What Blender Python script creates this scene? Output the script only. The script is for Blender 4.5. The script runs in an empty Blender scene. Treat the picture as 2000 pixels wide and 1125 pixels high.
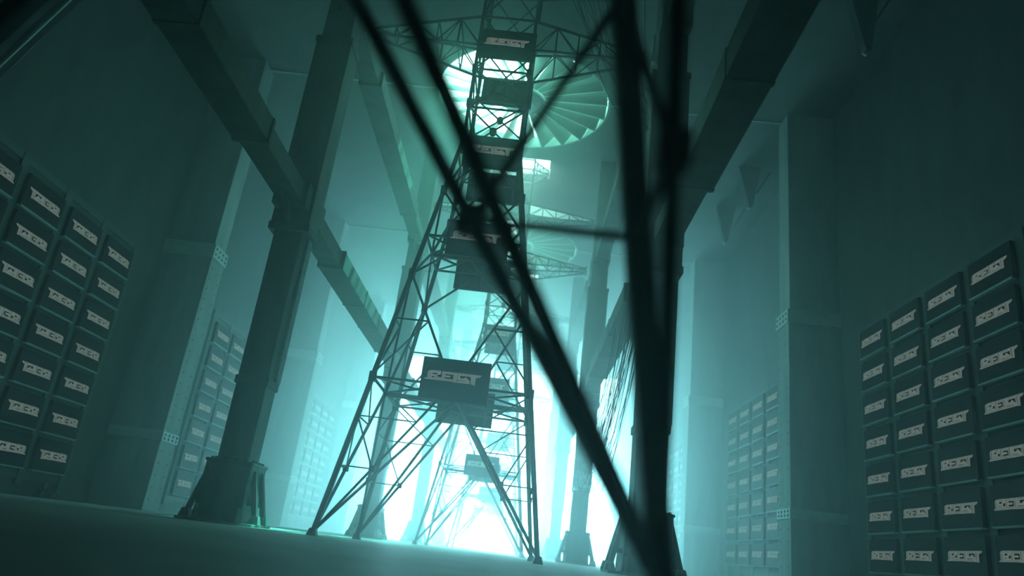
import bpy, math, random
from mathutils import Vector, Matrix
random.seed(7)
SC = bpy.context.scene
COL = SC.collection
AX = -4.42            # x of the hall's long axis
BAY = 44.79           # bay length
WALL, CEIL, FAR = 36.3, 52.0, 212.0

# ------------------------------------------------------------------ materials
def mat(name, col, rough=.7, metal=0.0, spot=None, scale=1.0, bump=0.0, mixcol=None, emit=None, estr=0.0, trans=0.0, streak=False):
    m = bpy.data.materials.new(name); m.use_nodes = True
    nt = m.node_tree; nt.nodes.clear()
    out = nt.nodes.new('ShaderNodeOutputMaterial')
    p = nt.nodes.new('ShaderNodeBsdfPrincipled')
    p.inputs['Base Color'].default_value = (*col, 1)
    p.inputs['Roughness'].default_value = rough
    p.inputs['Metallic'].default_value = metal
    if emit:
        p.inputs['Emission Color'].default_value = (*emit, 1)
        p.inputs['Emission Strength'].default_value = estr
    if spot:
        tc = nt.nodes.new('ShaderNodeTexCoord')
        n = nt.nodes.new('ShaderNodeTexNoise'); n.inputs['Scale'].default_value = scale
        n.inputs['Detail'].default_value = 6; n.inputs['Roughness'].default_value = .65
        if streak:
            mp = nt.nodes.new('ShaderNodeMapping'); mp.inputs['Scale'].default_value = streak
            nt.links.new(tc.outputs['Object'], mp.inputs['Vector']); nt.links.new(mp.outputs['Vector'], n.inputs['Vector'])
        else:
            nt.links.new(tc.outputs['Object'], n.inputs['Vector'])
        r = nt.nodes.new('ShaderNodeValToRGB')
        r.color_ramp.elements[0].position = .35; r.color_ramp.elements[0].color = (*col, 1)
        r.color_ramp.elements[1].position = .7; r.color_ramp.elements[1].color = (*spot, 1)
        nt.links.new(n.outputs['Fac'], r.inputs['Fac']); nt.links.new(r.outputs['Color'], p.inputs['Base Color'])
        if bump:
            b = nt.nodes.new('ShaderNodeBump'); b.inputs['Strength'].default_value = bump; b.inputs['Distance'].default_value = .05
            nt.links.new(n.outputs['Fac'], b.inputs['Height']); nt.links.new(b.outputs['Normal'], p.inputs['Normal'])
    if trans:
        t = nt.nodes.new('ShaderNodeBsdfTranslucent'); t.inputs['Color'].default_value = (.85, .95, .92, 1)
        mx = nt.nodes.new('ShaderNodeMixShader'); mx.inputs['Fac'].default_value = trans
        nt.links.new(p.outputs[0], mx.inputs[1]); nt.links.new(t.outputs[0], mx.inputs[2]); nt.links.new(mx.outputs[0], out.inputs['Surface'])
    else:
        nt.links.new(p.outputs[0], out.inputs['Surface'])
    return m

M = dict(
    steel=mat('dark_painted_steel', (.018, .026, .028), .6, 0, (.035, .045, .045), 1.2),
    girder=mat('weathered_girder_steel', (.045, .06, .06), .7, 0, (.095, .115, .11), .8, .15, streak=(1, 1, .25)),
    column=mat('weathered_column_steel', (.05, .065, .065), .7, 0, (.11, .135, .13), .7, .15, streak=(1, 1, .2)),
    base=mat('scuffed_base_plate', (.13, .16, .16), .7, 0, (.30, .34, .33), 1.6, .3),
    butt=mat('buttress_concrete', (.24, .28, .28), .8, 0, (.38, .43, .42), .5, .15, streak=(1, 1, .2)),
    wall=mat('wall_concrete', (.07, .09, .09), .85, 0, (.12, .15, .145), .35, .2, streak=(1, 1, .3)),
    ceil=mat('ceiling_concrete', (.08, .10, .095), .85, 0, (.13, .16, .15), .3, .2),
    floor=mat('floor_concrete', (.20, .25, .245), .55, 0, (.38, .44, .43), .55, .3),
    board=mat('board_black', (.010, .014, .017), .6, 0, (.018, .023, .026), 2.0),
    ledge=mat('ledge_pale', (.48, .54, .53), .6, 0, (.62, .67, .66), 1.5),
    post=mat('rack_post_grey', (.10, .13, .127), .7, 0, (.15, .18, .175), 1.0),
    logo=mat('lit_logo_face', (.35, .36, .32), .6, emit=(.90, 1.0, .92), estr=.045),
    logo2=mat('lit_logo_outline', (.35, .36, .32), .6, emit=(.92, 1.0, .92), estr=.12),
    blade=mat('fan_blade_paint', (.07, .085, .08), .5, 0, (.12, .13, .115), .8),
    hub=mat('fan_hub_paint', (.20, .24, .23), .5, 0, (.32, .36, .34), .8),
    deck=mat('translucent_deck_sheet', (.7, .78, .76), .5, trans=.65),
    wire=mat('wire_rubber', (.012, .016, .018), .6, 0, (.02, .025, .028), 3.0),
)

# ------------------------------------------------------------------ mesh helpers
class MB:
    def __init__(s): s.v, s.f, s.m = [], [], []
    def poly(s, vs, faces, mi=0):
        b = len(s.v); s.v += [tuple(v) for v in vs]
        for f in faces: s.f.append(tuple(b + i for i in f)); s.m.append(mi)
    def box(s, x0, x1, y0, y1, z0, z1, mi=0):
        s.poly([(x0,y0,z0),(x1,y0,z0),(x1,y1,z0),(x0,y1,z0),(x0,y0,z1),(x1,y0,z1),(x1,y1,z1),(x0,y1,z1)],
               [(0,3,2,1),(4,5,6,7),(0,1,5,4),(1,2,6,5),(2,3,7,6),(3,0,4,7)], mi)
    def frustum(s, cx, cy, z0, z1, a0, b0, a1, b1, mi=0):
        v = [(cx+sx*a0, cy+sy*b0, z0) for sx, sy in ((-1,-1),(1,-1),(1,1),(-1,1))] + [(cx+sx*a1, cy+sy*b1, z1) for sx, sy in ((-1,-1),(1,-1),(1,1),(-1,1))]
        s.poly(v, [(0,3,2,1),(4,5,6,7),(0,1,5,4),(1,2,6,5),(2,3,7,6),(3,0,4,7)], mi)
    def bar(s, a, b, w, h=None, n=4, mi=0):
        a, b = Vector(a), Vector(b); d = (b - a)
        if d.length < 1e-6: return
        d.normalize(); h = h or w
        up = Vector((0,0,1)) if abs(d.z) < .95 else Vector((0,1,0))
        r = d.cross(up).normalized(); u = r.cross(d).normalized()
        vs = []
        if n == 4: prof = [(-w/2,-h/2),(w/2,-h/2),(w/2,h/2),(-w/2,h/2)]
        else: prof = [(math.cos(2*math.pi*i/n)*w/2, math.sin(2*math.pi*i/n)*h/2) for i in range(n)]
        for p in (a, b):
            for x, y in prof: vs.append(p + r*x + u*y)
        k = len(prof)
        s.poly(vs, [tuple(range(k))[::-1], tuple(range(k, 2*k))] + [(i, (i+1) % k, k+(i+1) % k, k+i) for i in range(k)], mi)
    def tube(s, pts, w, n=5, mi=0):
        vs, fs = [], []
        pts = [Vector(p) for p in pts]
        for i, p in enumerate(pts):
            d = (pts[min(i+1, len(pts)-1)] - pts[max(i-1, 0)]).normalized()
            up = Vector((0,0,1)) if abs(d.z) < .95 else Vector((0,1,0))
            r = d.cross(up).normalized(); u = r.cross(d).normalized()
            for k in range(n):
                t = 2*math.pi*k/n; vs.append(p + (r*math.cos(t) + u*math.sin(t))*w/2)
        for i in range(len(pts)-1):
            for k in range(n):
                fs.append((i*n+k, i*n+(k+1) % n, (i+1)*n+(k+1) % n, (i+1)*n+k))
        fs.append(tuple(range(n))[::-1]); fs.append(tuple(range((len(pts)-1)*n, len(pts)*n)))
        s.poly(vs, fs, mi)
    def lathe(s, prof, n=32, c=(0,0,0), mi=0, closed=True):
        vs, fs = [], []
        k = len(prof)
        for i in range(n):
            t = 2*math.pi*i/n
            for r, z in prof: vs.append((c[0]+r*math.cos(t), c[1]+r*math.sin(t), c[2]+z))
        for i in range(n):
            j = (i+1) % n
            for q in range(k if closed else k-1):
                q2 = (q+1) % k
                fs.append((i*k+q, j*k+q, j*k+q2, i*k+q2))
        s.poly(vs, fs, mi)
    def prism(s, pts, y0, y1, mi=0):       # xz outline pushed along y
        k = len(pts)
        vs = [(x, y0, z) for x, z in pts] + [(x, y1, z) for x, z in pts]
        s.poly(vs, [tuple(range(k)), tuple(range(k, 2*k))[::-1]] + [(i, k+i, k+(i+1) % k, (i+1) % k) for i in range(k)], mi)
    def mesh(s, name, mats):
        me = bpy.data.meshes.new(name); me.from_pydata(s.v, [], s.f)
        for m in (mats if isinstance(mats, (list, tuple)) else [mats]): me.materials.append(m)
        me.polygons.foreach_set('material_index', s.m); me.update()
        import bmesh
        bm = bmesh.new(); bm.from_mesh(me); bmesh.ops.recalc_face_normals(bm, faces=bm.faces); bm.to_mesh(me); bm.free()
        return me
    def build(s, name, mats, parent=None, bevel=0):
        o = bpy.data.objects.new(name, s.mesh(name, mats)); COL.objects.link(o)
        if parent: o.parent = parent
        if bevel:
            b = o.modifiers.new('bevel', 'BEVEL'); b.width = bevel; b.segments = 2; b.limit_method = 'ANGLE'
        return o

def tag(o, label, cat, group=None, kind=None):
    if label: o['label'] = label
    if cat: o['category'] = cat
    if group: o['group'] = group
    if kind: o['kind'] = kind
    return o
def empty(name, loc=(0,0,0), rz=0):
    o = bpy.data.objects.new(name, None); COL.objects.link(o); o.location = loc; o.rotation_euler = (0,0,rz); return o
def link_mesh(name, me, parent=None, loc=None):
    o = bpy.data.objects.new(name, me); COL.objects.link(o)
    if parent: o.parent = parent
    if loc: o.location = loc
    return o
def copy_tree(o, parent=None):
    c = o.copy(); COL.objects.link(c); c.parent = parent
    for ch in list(o.children): copy_tree(ch, c)
    return c
def struct(mb, name, m): 
    o = mb.build(name, m); o['kind'] = 'structure'; return o
def box_struct(name, m, *b):
    q = MB(); q.box(*b); return struct(q, name, m)
ORD = ['lowest', 'second-lowest', 'third', 'middle', 'fifth', 'second-highest', 'topmost']

# ------------------------------------------------------------------ the hall shell
Y0 = -34.0
box_struct('floor', M['floor'], AX-WALL-6, AX+WALL+6, Y0-1, FAR+10, -1, 0)
box_struct('wall_left', M['wall'], AX-WALL-1, AX-WALL, Y0, FAR, 0, CEIL)
box_struct('wall_right', M['wall'], AX+WALL, AX+WALL+1, Y0, FAR, 0, CEIL)
box_struct('wall_rear', M['wall'], AX-WALL, AX+WALL, Y0-1, Y0, 0, CEIL)
FANY, FANR = 76.0, 10.4
NF = 3
SKX, SKY = 4.1, 2.1     # half-size of the skylight openings over the far towers
mb = MB()
def slab_with_hole(mb, x0, x1, y0, y1, cx, cy, r, z0, z1, n=64):
    ang = [2*math.pi*i/n for i in range(n)]
    def edge(t):
        dx, dy = math.cos(t), math.sin(t)
        k = min((x1-cx)/dx if dx > 1e-9 else 1e9, (x0-cx)/dx if dx < -1e-9 else 1e9, (y1-cy)/dy if dy > 1e-9 else 1e9, (y0-cy)/dy if dy < -1e-9 else 1e9)
        return cx+dx*k, cy+dy*k
    cor = [math.atan2(y-cy, x-cx) % (2*math.pi) for x in (x0, x1) for y in (y0, y1)]
    ang = sorted(set(ang + cor)); k = len(ang)
    inn = [(cx+r*math.cos(t), cy+r*math.sin(t)) for t in ang]; out = [edge(t) for t in ang]
    for i in range(k):
        j = (i+1) % k
        q = [inn[i], inn[j], out[j], out[i]]
        mb.poly([(x, y, z0) for x, y in q] + [(x, y, z1) for x, y in q], [(0,3,2,1),(4,5,6,7),(0,1,5,4)])
ys = [Y0-1] + [FANY - BAY/2 + BAY*k for k in range(NF)]
mb.box(AX-WALL-1, AX+WALL+1, Y0-1, 63.5, CEIL, CEIL+1)
for k in range(NF):
    y0 = FANY-BAY/2+BAY*k
    ym = y0+34.6
    slab_with_hole(mb, AX-WALL-1, AX+WALL+1, y0 if k else 63.5, ym, AX, FANY+BAY*k, FANR+.25, CEIL, CEIL+1)
    yt = 46.7+BAY*(k+1); L, Rr = AX-WALL-1, AX+WALL+1
    for b in ((L, AX-SKX, ym, y0+BAY), (AX+SKX, Rr, ym, y0+BAY), (AX-SKX, AX+SKX, ym, yt-SKY), (AX-SKX, AX+SKX, yt+SKY, y0+BAY)): mb.box(*b, CEIL, CEIL+1)
mb.box(AX-WALL-1, AX+WALL+1, FANY-BAY/2+BAY*NF, FAR, CEIL, CEIL+1)
struct(mb, 'ceiling', M['ceil'])
# thin seam strips across the ceiling
for k in range(3):
    q = MB(); q.bar((AX-WALL+.01, 74.8+BAY*k, CEIL-.08), (AX+WALL-.01, 74.8+BAY*k, CEIL-.08), .16, .16)
    # broken by the fan openings
    q = MB()
    for s in (-1, 1): q.box(AX+s*23.5-12.8, AX+s*23.5+12.8, 74.72+BAY*k, 74.88+BAY*k, CEIL-.16, CEIL)
    struct(q, 'trim_%d' % (k+1), M['ledge'])

# ------------------------------------------------------------------ wall buttresses
def make_buttress():
    r = empty('wall_buttress')
    q = MB(); q.box(-2.75, 2.75, -1.7, 1.7, 0, 27.2); q.build('lower_shaft', M['butt'], r, .06)
    q = MB(); q.box(-2.55, 2.75, -1.5, 1.5, 27.2, CEIL); q.build('upper_shaft', M['butt'], r, .06)
    for z, h in ((6.6, .95), (26.3, 1.5)):
        q = MB(); q.box(-2.87, 2.7, -1.8, 1.8, z, z+h); pl = q.build('collar_plate', M['ledge'], r, .03)
        q = MB()
        for i in range(4):
            for j in range(2):
                y = -1.3+i*.87; zz = z+h*(.3+.4*j)
                q.lathe([(0, -.04), (.13, -.04), (.13, .04), (0, .04)], 8, (0,0,0))
                n = 8*4
                for t in range(len(q.v)-n, len(q.v)):
                    x_, y_, z_ = q.v[t]; q.v[t] = (-2.88 - z_, y + x_, zz + y_)
        q.build('bolts', M['board'], pl)
    for y in (-1.0, 1.0):
        q = MB()
        for i in range(22): q.box(-2.80, -2.74, y-.05, y+.05, 1+i*1.15, 1.1+i*1.15)
        q.build('rivet_row', M['board'], r)
    return r
NTH = ['nearest', 'second', 'third', 'fourth']
b0 = make_buttress()
first = True
for k in range(4):
    for s, side in ((1, 'right'), (-1, 'left')):
        o = b0 if first else copy_tree(b0); first = False
        o.location = (AX+s*(WALL-2.75), 74.4+BAY*k, 0); o.rotation_euler = (0,0,0 if s > 0 else math.pi)
        tag(o, '%s tall concrete buttress on the %s wall, riveted inner face with bolted collar plates' % (NTH[k], side), 'buttress', 'wall buttresses')

# ------------------------------------------------------------------ boards with logo
def logo_mesh(name, mirror=False):
    q = MB()
    # heavy joined letters R E I S T in a 0..10 x 0..3 field, strokes as outlines
    def P(pts, mi=0, y0=-.06, y1=.02): q.prism([((x if not mirror else 10-x), z) for x, z in pts], y0, y1, mi)
    def S(x0, z0, x1, z1, x2, z2, x3, z3, mi=1): P([(x0,z0),(x1,z1),(x2,z2),(x3,z3)], mi)
    # R
    P([(.35,.35),(-.25,.12),(.1,.0),(1.15,.0),(1.15,2.6),(.75,2.75),(.35,2.3)], 1)
    P([(1.15,2.1),(1.15,2.8),(2.7,2.8),(2.7,2.1)], 1)
    P([(2.1,1.55),(2.1,2.1),(2.7,2.1),(2.6,1.7)], 1)
    P([(1.15,1.05),(1.15,1.6),(2.2,1.6),(2.0,1.05)], 1)
    P([(1.15,.0),(1.15,.45),(2.0,1.05),(2.9,.75),(2.9,.0)], 1)
    # E
    P([(2.9,.0),(2.9,2.75),(3.45,2.75),(3.45,.0)], 1)
    P([(3.45,2.1),(3.45,2.75),(4.9,2.75),(4.9,2.1)], 1)
    P([(3.45,1.15),(3.45,1.65),(4.45,1.65),(4.45,1.15)], 1)
    P([(3.45,.0),(3.45,.65),(4.9,.65),(4.9,.0)], 1)
    # I
    P([(5.0,-.08),(5.0,2.75),(5.65,2.75),(5.65,-.08)], 1)
    # S
    P([(5.75,2.1),(5.75,2.75),(7.9,2.75),(7.9,2.1)], 1)
    P([(5.75,1.3),(5.75,2.1),(6.2,2.1),(6.2,1.3)], 1)
    P([(5.75,.75),(5.75,1.3),(7.0,1.3),(7.5,.75)], 1)
    P([(6.9,1.3),(7.2,1.75),(8.15,.55),(7.6,.4)], 1)
    P([(5.75,-.1),(5.75,.5),(7.9,.62),(8.1,-.1)], 1)
    # T
    P([(7.95,2.0),(7.95,2.75),(10.0,2.75),(9.75,2.3),(9.3,2.0)], 1)
    P([(8.3,-.15),(8.1,2.0),(9.0,2.0),(8.95,-.3)], 1)
    # dull inlays running along the strokes
    for a in ([(.6,.3),(.6,2.2),(.85,2.3),(.85,.3)], [(1.35,2.35),(1.35,2.55),(2.5,2.55),(2.5,2.35)], [(1.35,.15),(1.35,.3),(2.7,.45),(2.7,.2)],
              [(3.1,.25),(3.1,2.5),(3.28,2.5),(3.28,.25)], [(3.6,2.35),(3.6,2.52),(4.7,2.52),(4.7,2.35)], [(3.6,.22),(3.6,.42),(4.7,.42),(4.7,.22)],
              [(5.22,.2),(5.22,2.5),(5.42,2.5),(5.42,.2)], [(5.95,2.35),(5.95,2.52),(7.7,2.52),(7.7,2.35)], [(5.95,.12),(5.95,.28),(7.7,.32),(7.7,.14)],
              [(8.55,.1),(8.4,2.4),(8.65,2.4),(8.75,.0)], [(8.9,2.3),(8.9,2.5),(9.6,2.5),(9.5,2.35)]):
        P(a, 0, -.075, -.05)
    for i in range(len(q.v)):
        x, y, z = q.v[i]; q.v[i] = ((x-5)/10, y, (z-1.35)/10*.60)
    return q.mesh(name, [M['logo'], M['logo2']])
LOGO, LOGOM = logo_mesh('logo'), logo_mesh('logo_mirrored', True)
BW, BH = 4.8, 2.62
for k_ in ('board', 'logo', 'logo2'): M[k_].node_tree.nodes['Principled BSDF'].inputs['Specular IOR Level'].default_value = .08
q = MB(); q.box(-BW/2, BW/2, -.28, .0, -BH/2, BH/2); WB = q.mesh('wall_board', M['board'])
q = MB(); q.prism([(-BW/2, -BH/2-.15), (BW/2, -BH/2-.15), (BW/2, -BH/2-.03), (-BW/2, -BH/2-.03)], -.42, 0)
for i, (x, y, z) in enumerate(q.v):
    if y < -.3 and z < -BH/2-.1: q.v[i] = (x, -.36, z)
WL = q.mesh('ledge', M['ledge'])
def wall_board(mirror):
    o = link_mesh('logo_board', WB)
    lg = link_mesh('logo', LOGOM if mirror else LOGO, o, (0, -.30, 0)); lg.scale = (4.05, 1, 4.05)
    link_mesh('ledge', WL, o)
    return o
COLN = ['nearest', 'second', 'third', 'farthest']
BANK = ['near', 'second', 'third', 'far']
ROWN = ['bottom', 'second', 'third', 'fourth', 'fifth', 'sixth', 'top']
for s, side in ((1, 'right'), (-1, 'left')):
    proto = wall_board(s < 0); used = False
    for k in range(4 if s < 0 else 3):
        ybase = (47.75 if s > 0 else 47.1) + BAY*k
        # rack posts that carry the boards
        rk = empty('board_rack', (AX+s*WALL, ybase, 0), 0)
        for c in range(5):
            q = MB(); y = -2.94+5.88*c
            q.box(*( (-.16, 0) if s > 0 else (0, .16) ), y-.44, y+.44, .9, 24.9); q.build('post', M['post'], rk)
        for zr in (1.6, 24.6):
            q = MB(); q.box(*( (-.1, 0) if s > 0 else (0, .1) ), -2.9, 20.5, zr-.3, zr+.3); q.build('rail', M['post'], rk)
        tag(rk, 'grey post rack carrying the %s bank of boards on the %s wall' % (BANK[k], side), 'rack', 'board racks on the walls')
        for c in range(4):
            for r in range(7):
                o = copy_tree(proto) if used else proto; used = True
                o.location = (AX+s*(WALL-.17), ybase+5.88*c, (3.87 if s > 0 else 3.55)+3.177*r if s > 0 else 3.50+3.13*r)
                o.rotation_euler = (0, 0, -math.pi/2*s)
                tag(o, 'dark logo board, %s row up, %s column of the %s bank, %s wall' % (ROWN[r], COLN[c], BANK[k], side), 'board',
                    'dark logo boards on the %s wall' % side)

# ------------------------------------------------------------------ freestanding columns
def make_column():
    r = empty('column')
    w = .93
    q = MB(); q.box(-w, w, -w, w, 0, 18.6); q.build('lower_shaft', M['column'], r, .05)
    q = MB(); q.box(-w-.34, w+.34, -w-.13, w+.13, 18.6, 33.2); q.build('middle_shaft', M['column'], r, .05)
    q = MB(); q.box(-w-.12, w+.12, -w, w, 33.2, CEIL); q.build('upper_shaft', M['column'], r, .05)
    for z, d in ((8.0, .1), (18.2, .42), (33.0, .42)):
        q = MB(); q.box(-w-d, w+d, -w-min(d, .2), w+min(d, .2), z, z+.5); q.build('collar', M['girder'], r, .03)
    q = MB(); q.box(-w-.16, w+.16, w*.2, w+.06, 8.5, 18.2); q.build('side_plate', M['base'], r, .02)
    # base: four flared plates, a base plate and raking struts
    q = MB(); q.box(-2.2, 2.2, -1.7, 1.7, 0, .14); q.build('base_plate', M['base'], r, .02)
    for a in range(4):
        ca, sa = math.cos(a*math.pi/2), math.sin(a*math.pi/2)
        q = MB()
        q.prism([(-1.40, .14), (1.40, .14), (1.24, 3.3), (-1.24, 3.3)], -1.36, -1.1)
        q.box(-1.3, 1.3, -1.42, -.8, 3.3, 3.48)
        for i, (x, y, z) in enumerate(q.v): q.v[i] = (x*ca-y*sa, x*sa+y*ca, z)
        pl = q.build('base_sheath', M['column'] if a % 2 == 0 else M['base'], r, .03)  # front and back sheaths take the darker colour to paint in shade
        q = MB()
        for bx in (-.85, -.3, .3, .85):
            q.lathe([(0,0), (.09,0), (.09,.12), (0,.12)], 8, (bx, -1.2, 3.48))
        for i, (x, y, z) in enumerate(q.v): q.v[i] = (x*ca-y*sa, x*sa+y*ca, z)
        q.build('bolts', M['steel'], pl)
    for sx in (-1, 1):
        for sy in (-1, 1):
            q = MB(); q.bar((sx*1.32, sy*.62, 3.0), (sx*2.0, sy*.75, .35), .28, .3); st = q.build('raking_strut', M['girder'], r, .02)
            q = MB(); q.frustum(sx*2.0, sy*.75, .14, .62, .32, .3, .2, .2); q.build('strut_foot', M['base'], st, .02)
    for sx in (-1, 1):
        q = MB(); q.box(min(sx*1.0, sx*1.75), max(sx*1.0, sx*1.75), -.8, .8, 1.1, 1.35); q.build('tie_plate', M['girder'], r, .02)
    return r
c0 = make_column(); first = True
COLY = 44.2
for k in range(4):
    for s, side in ((-1, 'left'), (1, 'right')):
        o = c0 if first else copy_tree(c0); first = False
        o.location = (AX+s*12.1, COLY+BAY*k, 0); o.rotation_euler = (0,0,0 if s < 0 else math.pi)
        tag(o, '%s freestanding steel column in the %s row, square shaft on a flared bolted base' % (NTH[k], side), 'column', 'columns along the nave')

# ------------------------------------------------------------------ girders between the columns
def make_girder(L, z0, h):
    r = empty('girder')
    q = MB(); q.box(-.8, .8, 0, L, z0+.1, z0+h); q.build('beam', M['girder'], r, .04)
    a, b = 8.0, L-8.0
    q = MB(); q.box(-1.0, 1.0, a, b, z0, z0+h+.12); sl = q.build('sleeve', M['girder'], r, .05)
    for y in (a+.3, a+9.7, b-9.7, b-.3):
        q = MB(); q.box(-1.04, 1.04, y-.14, y+.14, z0-.04, z0+h+.16); q.build('seam_band', M['column'], sl)
    for y in (.5, L-.5):
        q = MB(); q.box(-1.1, 1.1, y-.5, y+.5, z0-.15, z0+h+.25); q.build('end_cap', M['column'], r, .04)
    for y, sgn in ((.9, 1), (L-.9, -1)):
        q = MB(); v = [(-.12, y-.4*sgn, z0-1.4), (-.12, y-.4*sgn, z0), (-.12, y+1.6*sgn, z0), (.12, y-.4*sgn, z0-1.4), (.12, y-.4*sgn, z0), (.12, y+1.6*sgn, z0)]
        q.poly(v, [(0,1,2), (3,5,4), (0,3,4,1), (1,4,5,2), (2,5,3,0)]); q.build('knee_plate', M['column'], r)
    return r
GL = BAY-2.3
gl, gh = make_girder(GL, 19.7, 1.35), make_girder(GL, 36.8, 1.3)
f1 = f2 = True
GN = ['nearest', 'second', 'third', 'fourth']
for k in range(-1, 3):
    for s, side in ((-1, 'left'), (1, 'right')):
        o = gl if f1 else copy_tree(gl); f1 = False
        o.location = (AX+s*12.1, COLY+BAY*k+1.15, 0)
        tag(o, '%s low steel box girder running between columns of the %s row' % (GN[k+1], side), 'girder', 'low girders between the columns')
        o = gh if f2 else copy_tree(gh); f2 = False
        o.location = (AX+s*12.1, COLY+BAY*k+1.15, 0)
        tag(o, '%s high steel box girder above the low one in the %s column row' % (GN[k+1], side), 'girder', 'high girders between the columns')

# ------------------------------------------------------------------ lattice towers
def hw(z): return 6-.147*z if z < 27.2 else 2.0
def corner(i, z):
    s = ((-1,-1),(1,-1),(1,1),(-1,1))[i % 4]; return Vector((s[0]*hw(z), s[1]*hw(z), z))
def make_tower():
    r = empty('lattice_tower')
    def part(name, a, b, w, h=None):
        q = MB(); q.bar(a, b, w, h); return q.build(name, M['steel'], r)
    def gusset(p, n, s=.27):
        q = MB(); n = Vector(n).normalized(); t = Vector((0,0,1)).cross(n).normalized()
        vs = []
        for d in (-.09, .09):
            for k in range(8):
                an = math.pi/8+k*math.pi/4; vs.append(p + t*math.cos(an)*s + Vector((0,0,1))*math.sin(an)*s*1.25 + n*d)
        q.poly(vs, [tuple(range(8))[::-1], tuple(range(8,16))] + [(k, (k+1) % 8, 8+(k+1) % 8, 8+k) for k in range(8)])
        return q.build('gusset_plate', M['steel'], r)
    for i in range(4):
        q = MB()
        q.bar(corner(i, .1), corner(i, 9.1), .27); q.bar(corner(i, 9.1), corner(i, 19.1), .26); q.bar(corner(i, 19.1), corner(i, 27.2), .25); q.bar(corner(i, 27.2), corner(i, CEIL-.02), .22)
        lg = q.build('leg', M['steel'], r)
        q = MB(); c = corner(i, 0); q.frustum(c.x, c.y, 0, .38, .28, .28, .17, .17); q.build('foot', M['steel'], lg, .03)
        for z in (9.1, 16.15, 22.7, 27.2, 30.2, 33.2):
            q = MB(); c = corner(i, z); q.box(c.x-.2, c.x+.2, c.y-.2, c.y+.2, z-.3, z+.3); q.build('splice_joint', M['steel'], lg, .05)
        part('foot_brace', corner(i, .3), (0, 0, 9.1), .13)
    nrm = ((0,-1,0), (1,0,0), (0,1,0), (-1,0,0))
    mid = lambda f, z: (corner(f, z)+corner(f+1, z))/2
    for f in range(4):
        A, B = (lambda z, f=f: corner(f, z)), (lambda z, f=f: corner(f+1, z))
        for E in (A, B):
            m1 = mid(f, 9.1)
            part('diagonal_brace', E(.3), m1, .14)
            dg = lambda z, E=E, m1=m1: E(.3) + (m1-E(.3))*((z-.3)/8.8)
            for z, zu in ((3.8, 6.7), (6.7, 9.0)):
                part('cross_bar', E(z), dg(z), .075)
                if z < 5:
                    q = MB(); c = dg(z); q.box(c.x-.15, c.x+.15, c.y-.15, c.y+.15, c.z-.17, c.z+.17); q.build('brace_joint', M['steel'], r, .04)
                part('strut', dg(z), E(zu), .075)
            n2 = E(16.15)
            part('diagonal_brace', m1, n2, .13)
            dz = lambda z, m1=m1, n2=n2: m1 + (n2-m1)*((z-9.1)/7.05)
            part('cross_bar', E(13.0), dz(13.0), .09); part('strut', dz(13.0), E(9.4), .10)
            part('diagonal_brace', n2, mid(f, 19.1), .12)
            n3 = E(22.7)
            part('diagonal_brace', mid(f, 19.1), n3, .14); part('diagonal_brace', n3, mid(f, 26.0), .14)
        for z, w in ((9.1, .13), (19.1, .13), (26.0, .12), (29.9, .12), (33.2, .12), (35.3, .15), (37.9, .15), (43.4, .15), (45, .15), (50.4, .12), (51.9, .12)):
            part('belt_bar', A(z), B(z), w)
        for z0, z1 in ((26.0, 29.9), (29.9, 33.2), (33.2, 37.9), (37.9, 43.4), (45, 50.4)):
            part('diagonal_brace', A(z0), B(z1), .10); part('diagonal_brace', B(z0), A(z1), .10)
            if z1 < 34: gusset((A(z0)+B(z1)+B(z0)+A(z1))/4, nrm[f])
        for z in (9.1, 19.1):
            part('plan_brace', mid(f, z), mid(f+1, z), .12)
            part('plan_brace', corner(f, z), (0, 0, z), .10)
    for z, w in ((9.1, .28), (19.1, .26)):
        part('carrier_beam', mid(3, z)+Vector((.1,0,-.1)), mid(1, z)+Vector((-.1,0,-.1)), w*.8, w)
    # cross-arms, wedge-shaped lattices with a translucent sheet on top
    def arm(s, z0, z1, L, zt):
        q = MB(); n = 5
        rt = lambda y, z: Vector((s*2.0, y, z))
        tip = lambda y, z: Vector((s*L, y*.12, zt + (.28 if z > zt else -.28)))
        pt = lambda y, z, t: rt(y, z).lerp(tip(y, z), t)
        for y in (-2, 2):
            for z in (z0, z1): q.bar(pt(y,z,0), pt(y,z,1), .15)
            for i in range(1, n+1):
                t = i/n; q.bar(pt(y,z0,t), pt(y,z1,t), .11)
                q.bar(pt(y,z0 if i % 2 else z1,(i-1)/n), pt(y,z1 if i % 2 else z0,t), .07)
        for z in (z0, z1):
            for i in range(1, n+1): q.bar(pt(-2,z,i/n), pt(2,z,i/n), .09)
            for i in range(n): q.bar(pt(-2 if i % 2 else 2,z,i/n), pt(2 if i % 2 else -2,z,(i+1)/n), .06)
        a = q.build('cross_arm', M['steel'], r)
        q = MB(); d = Vector((0,0,.1)); v = [pt(-1.9,z1,.0)+d, pt(1.9,z1,0)+d, pt(1.9,z1,.98)+d, pt(-1.9,z1,.98)+d]
        v = v + [p+Vector((0,0,.03)) for p in v]
        q.poly(v, [(0,1,2,3),(7,6,5,4),(0,4,5,1),(1,5,6,2),(2,6,7,3),(3,7,4,0)])
        if z0 < 50: q.build('deck_sheet', M['deck'], a)
        q = MB()
        q.bar(pt(0,z0,1)+Vector((s*.1,0,-.5)), pt(0,z1,1)+Vector((s*.1,0,.4)), .3, .3); q.build('end_post', M['ledge'], a)
        return a
    for s in (-1, 1):
        arm(s, 35.3, 37.9, 10.4, 37.0); arm(s, 43.4, 45.0, 11.2, 44.2); arm(s, 50.4, 51.7, 4.0, 51.1)
    return r
t0 = make_tower()
TY = 46.7
TN = ['nearest out-of-focus', 'front', 'second', 'third', 'fourth']
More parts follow.
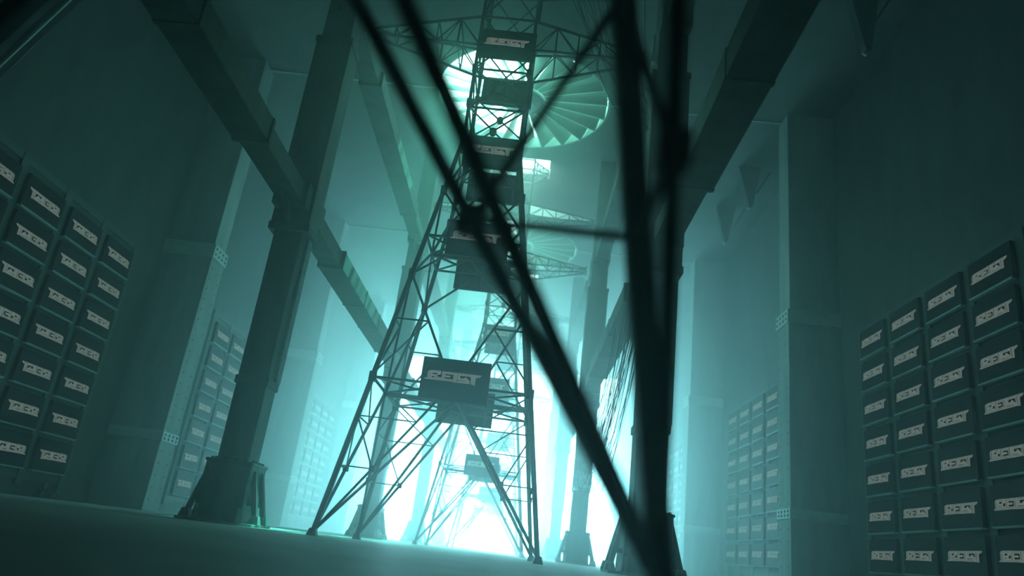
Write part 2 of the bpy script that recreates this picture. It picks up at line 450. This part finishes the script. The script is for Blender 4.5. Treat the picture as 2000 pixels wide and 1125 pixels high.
q = MB(); q.box(-2.0, 2.0, -.12, .12, -1.22, 1.22); TB = q.mesh('tower_board', M['board'])
q = MB(); q.box(-.06, .06, .1, .34, -1.0, 1.0); TBR = q.mesh('bracket', M['steel'])
LV = ['lowest', 'second', 'third', 'top']
tbp = None
for k in range(5):
    o = t0 if k == 0 else copy_tree(t0)
    o.location = (AX, TY+BAY*(k-1) - (0.0 if k else -.0), 0)
    tag(o, ['blurred dark lattice tower leg and braces right beside the camera', 'big lattice tower in front, standing on four legs in mid hall', 'second lattice tower, standing in the haze behind the front one',
            'third lattice tower along the hall, paler in the haze', 'faintest lattice tower, at the bright far end of the hall'][k], 'tower', 'lattice towers along the hall')
    if k == 0: continue
    for l, (z, zb) in enumerate(((9.35, 9.6), (18.95, 19.2), (26.0, 25.95), (35.2, 34.4))):
        for sd in (-1, 1):
            if tbp is None:
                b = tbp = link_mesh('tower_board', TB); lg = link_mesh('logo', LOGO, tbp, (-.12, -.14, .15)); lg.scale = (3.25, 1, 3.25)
                for x in (-1.5, 0, 1.5): link_mesh('bracket', TBR, tbp, (x, 0, 0))
            else: b = copy_tree(tbp)
            zz = z if sd < 0 else zb
            b.location = (AX+.22, TY+BAY*(k-1)+sd*(hw(zz)+.36), zz)
            b.rotation_euler = (.147*0 , 0, 0 if sd < 0 else math.pi)
            tag(b, 'dark %s at the %s level of the %s tower' % ('logo board facing us' if sd < 0 else 'board seen from behind,', LV[l], TN[k]), 'board', 'boards on the lattice towers')

# ------------------------------------------------------------------ ceiling fans
def make_fan():
    r = empty('ceiling_fan')
    nb = 22
    q = MB(); q.lathe([(FANR-.02, 0), (FANR+.24, 0), (FANR+.24, 1.6), (FANR-.02, 1.6)], 64); q.build('rim', M['hub'], r)
    q = MB(); q.lathe([(0, -.5), (1.4, -.5), (2.3, -.1), (2.45, .3), (2.45, 1.3), (0, 1.3)], 32, closed=False); hb = q.build('hub', M['hub'], r)
    q = MB(); q.lathe([(2.46, .0), (2.75, .0), (2.75, .3), (2.46, .3)], 40); q.build('hub_ring', M['ledge'], hb)
    th = math.radians(51)
    q = MB(); secs = []
    for i in range(7):
        t = i/6; rad = 2.3+(FANR-.15-2.3)*t; c = .75+1.75*t; a = th*(1.12-.2*t)
        secs.append((rad, c, a))
    vs = []
    for rad, c, a in secs:
        for (u, w) in ((-c/2, 0), (0, -.05), (c/2, 0), (0, .09)):
            vs.append((rad, -u*math.cos(a) + w*math.sin(a), .65 + u*math.sin(a) + w*math.cos(a)))
    fs = []
    for i in range(6):
        for k in range(4): fs.append((i*4+k, i*4+(k+1) % 4, i*4+4+(k+1) % 4, i*4+4+k))
    fs += [(3,2,1,0), (24,25,26,27)]
    q.poly(vs, fs); me = q.mesh('blade', M['blade'])
    q = MB()
    ed = [(rad, c/2*math.cos(a)*1.0, .65-c/2*math.sin(a)-.03) for rad, c, a in secs]
    q.tube(ed, .13, 4); em = q.mesh('edge_highlight', M['ledge'])  # pale rod added to paint in the light caught on each blade edge
    for i in range(nb):
        b = link_mesh('blade', me, r); b.rotation_euler = (0, 0, 2*math.pi*i/nb+.07)
        link_mesh('edge_highlight', em, b)
    for i in range(4):
        an = i*math.pi/2+.4
        q = MB(); q.bar((math.cos(an)*1.5, math.sin(an)*1.5, 1.55), (math.cos(an)*(FANR-.05), math.sin(an)*(FANR-.05), 1.55), .22, .2); q.build('spoke', M['hub'], r)
    return r
fan = make_fan()
for k in range(NF):
    o = fan if k == 0 else copy_tree(fan)
    o.location = (AX, FANY+BAY*k, CEIL); 
    tag(o, ['huge round ceiling fan with daylight between its blades, behind the front tower top', 'second ceiling fan, smaller and hazier beyond the nearest one', 'farthest ceiling fan, faint in the haze'][k], 'fan', 'ceiling fans')

# ------------------------------------------------------------------ ceiling drop brackets on the right, knee strut at the upper left
for i, (x, y, z) in enumerate(((30.6, 53.0, 45.0), (30.6, 86.0, 46.2), (30.6, 97.5, 46.2))):
    r = empty('drop_bracket', (AX+x, y, 0))
    q = MB(); q.prism([(-1.5, CEIL-.005), (1.4, CEIL-.005), (.35, z), (-.1, z)], -.5, .5); q.build('gusset', M['girder'], r)
    q = MB(); q.bar((-.1, 0, z-.15), (.3, 0, z+.4), .22, .4); q.build('tip', M['ledge'], r)
    q = MB(); q.bar((1.0, 0, CEIL-3.5), (2.9, 0, CEIL-.05), .2); q.build('stay', M['girder'], r)
    tag(r, ['nearest', 'middle', 'farthest'][i] + ' tapering bracket hanging from the ceiling along the right wall', 'bracket', 'ceiling brackets on the right')

r = empty('raking_prop', (AX-31, 28, 0))
q = MB(); q.bar((-.55, .6, .1), (17.3, .6, 36.7), 1.3, .9); q.build('beam', M['girder'], r, .04)
q = MB(); q.bar((.75, -.1, .1), (18.5, -.1, 36.3), .34, .34, n=12); q.build('highlight', M['ledge'], r)  # pale tube stands in for light on the beam's lower edge
q = MB(); q.box(-1.6, 1.2, -.9, 1.4, 0, .12); q.build('base_plate', M['base'], r)
tag(r, 'dark raking prop with an added pale pipe along its edge, cut by the upper left corner', 'prop')
r = empty('floor_bracket', (AX-36.2, 65, 0))
q = MB(); q.box(0, 1.6, -.3, .3, .55, .75); q.build('top_rail', M['base'], r, .02)
for x in (.1, 1.1):
    q = MB(); q.box(x, x+.22, -.25, .25, 0, .55); q.build('leg', M['base'], r, .02)
q = MB(); q.box(.1, .4, -.2, .2, .75, 1.25); q.build('stub', M['base'], r, .02)
tag(r, 'small low metal bracket on the floor at the foot of the left wall', 'bracket')

# ------------------------------------------------------------------ loose wires
def catenary(a, b, sag, n=14, wob=0):
    a, b = Vector(a), Vector(b); pts = []
    wx, wy = random.uniform(-wob, wob), random.uniform(-wob, wob)
    for i in range(n+1):
        t = i/n; p = a.lerp(b, t); k = 4*t*(1-t)
        p.z -= sag*k; p.x += wx*k; p.y += wy*k; pts.append(p)
    return pts
NW = 48
for i in range(NW):
    x = AX+12.1-.75+1.5*i/(NW-1)
    a = (x, 47.5+random.random()**1.3*16, 19.66)
    b = (x, COLY+BAY-1.05, random.uniform(9, 17.8))
    q = MB(); q.tube(catenary(a, b, random.uniform(3.0, 9.5), 16, 0), random.choice((.03, .04, .05)), 4)
    o = q.build('hanging_wire', M['wire'])
    tag(o, 'thin loose wire drooping in the bundle under the second right girder', 'wire', 'wires drooping under the right girder')
NW = 28
for i in range(NW):
    a = (AX+random.uniform(4.0, 10.5), TY-.9+1.8*i/(NW-1), 43.2)
    b = (AX+12.1-1.3, COLY-.75+1.5*i/(NW-1), random.uniform(29, 32.8))
    q = MB(); q.tube(catenary(a, b, random.uniform(.5, 3.5), 12, 0), .045, 4)
    o = q.build('hanging_wire', M['wire'])
    tag(o, 'thin loose wire slung from the front tower arm to the nearest right column', 'wire', 'wires slung from the tower arm')

# ------------------------------------------------------------------ haze filling the hall
def haze(name, y0, y1, dens, aniso, label):
    q = MB(); e = .6 if y0 < 0 else .4; q.box(AX-WALL-e, AX+WALL+e, y0, y1, -e, CEIL+e)
    hm = bpy.data.materials.new(name); hm.use_nodes = True; nt = hm.node_tree; nt.nodes.clear()
    out = nt.nodes.new('ShaderNodeOutputMaterial'); v = nt.nodes.new('ShaderNodeVolumeScatter')
    v.inputs['Color'].default_value = (.84, .97, .98, 1); v.inputs['Density'].default_value = dens; v.inputs['Anisotropy'].default_value = aniso
    nt.links.new(v.outputs[0], out.inputs['Volume']); hm.cycles.homogeneous_volume = True
    tag(q.build(name, hm), label, 'haze', kind='stuff')
haze('haze', Y0-.6, FAR+6, .0046, .86, 'thin dark teal haze all through the hall')
haze('bright_haze', 80, FAR+5, .0053, .66, 'thicker bright haze filling the far half of the hall')

# ------------------------------------------------------------------ light
def area(name, loc, rot, sx, sy, power, col, shape='RECTANGLE'):
    l = bpy.data.lights.new(name, 'AREA'); l.shape = shape; l.size = sx; l.size_y = sy; l.energy = power; l.color = col
    o = bpy.data.objects.new(name, l); COL.objects.link(o); o.location = loc; o.rotation_euler = rot; return o
FARL = area('daylight_far_end', (AX, FAR+4, 17), (math.radians(-90), 0, 0), 72, 34, 72*34*math.pi*48.0, (.23, .88, 1.0))
for k in range(NF):
    area('daylight_above_fan', (AX, FANY+BAY*k, CEIL+4.5), (0, 0, 0), 24, 24, 24*24*.785*math.pi*7.5, (.13, 1.0, .66), 'DISK')
for k in range(NF):
    area('daylight_above_skylight', (AX, 46.7+BAY*(k+1), CEIL+2.2), (0, 0, 0), 2*SKX, 2*SKY, 4*SKX*SKY*math.pi*45, (.55, 1.0, .90))
s = bpy.data.lights.new('sun', 'SUN'); s.energy = 24; s.angle = math.radians(1.0); s.color = (.12, 1.0, .68)
so = bpy.data.objects.new('sun', s); COL.objects.link(so)
so.rotation_euler = Vector((-.15, -.46, -1.0)).to_track_quat('-Z', 'Y').to_euler()
w = bpy.data.worlds.new('sky'); SC.world = w; w.use_nodes = True
bg = w.node_tree.nodes['Background']; bg.inputs['Color'].default_value = (.52, .98, .95, 1); bg.inputs['Strength'].default_value = 4.0
w.cycles.sampling_method = 'NONE'

# ------------------------------------------------------------------ camera
f, yaw, pitch, roll, h = 1422.85, -.0382658, .345817, .125989, .4025
cy, sy, cp, sp = math.cos(yaw), math.sin(yaw), math.cos(pitch), math.sin(pitch)
fw = Vector((sy*cp, cy*cp, sp)); rt = Vector((cy, -sy, 0)); up = rt.cross(fw)
cr, sr = math.cos(roll), math.sin(roll)
r2 = rt*cr + up*sr; u2 = -rt*sr + up*cr
cd = bpy.data.cameras.new('camera'); co = bpy.data.objects.new('camera', cd); COL.objects.link(co)
m3 = Matrix((r2, u2, -fw)).transposed(); co.matrix_world = Matrix.Translation((0, 0, h)) @ m3.to_4x4()
cd.sensor_fit = 'HORIZONTAL'; cd.sensor_width = 36; cd.lens = f/2000*36; cd.clip_end = 2000; cd.clip_start = .05
cd.dof.use_dof = True; cd.dof.focus_distance = 48; cd.dof.aperture_fstop = .17
SC.camera = co
SC.view_settings.view_transform = 'Standard'; SC.view_settings.look = 'None'; SC.view_settings.gamma = 1; SC.view_settings.exposure = 0
SC.view_settings.use_curve_mapping = False
cyc = SC.cycles
cyc.max_bounces = 5; cyc.diffuse_bounces = 2; cyc.glossy_bounces = 2; cyc.transmission_bounces = 3; cyc.volume_bounces = 2; cyc.transparent_max_bounces = 4
cyc.use_denoising = True; cyc.denoiser = 'OPENIMAGEDENOISE'
cyc.sample_clamp_indirect = 4
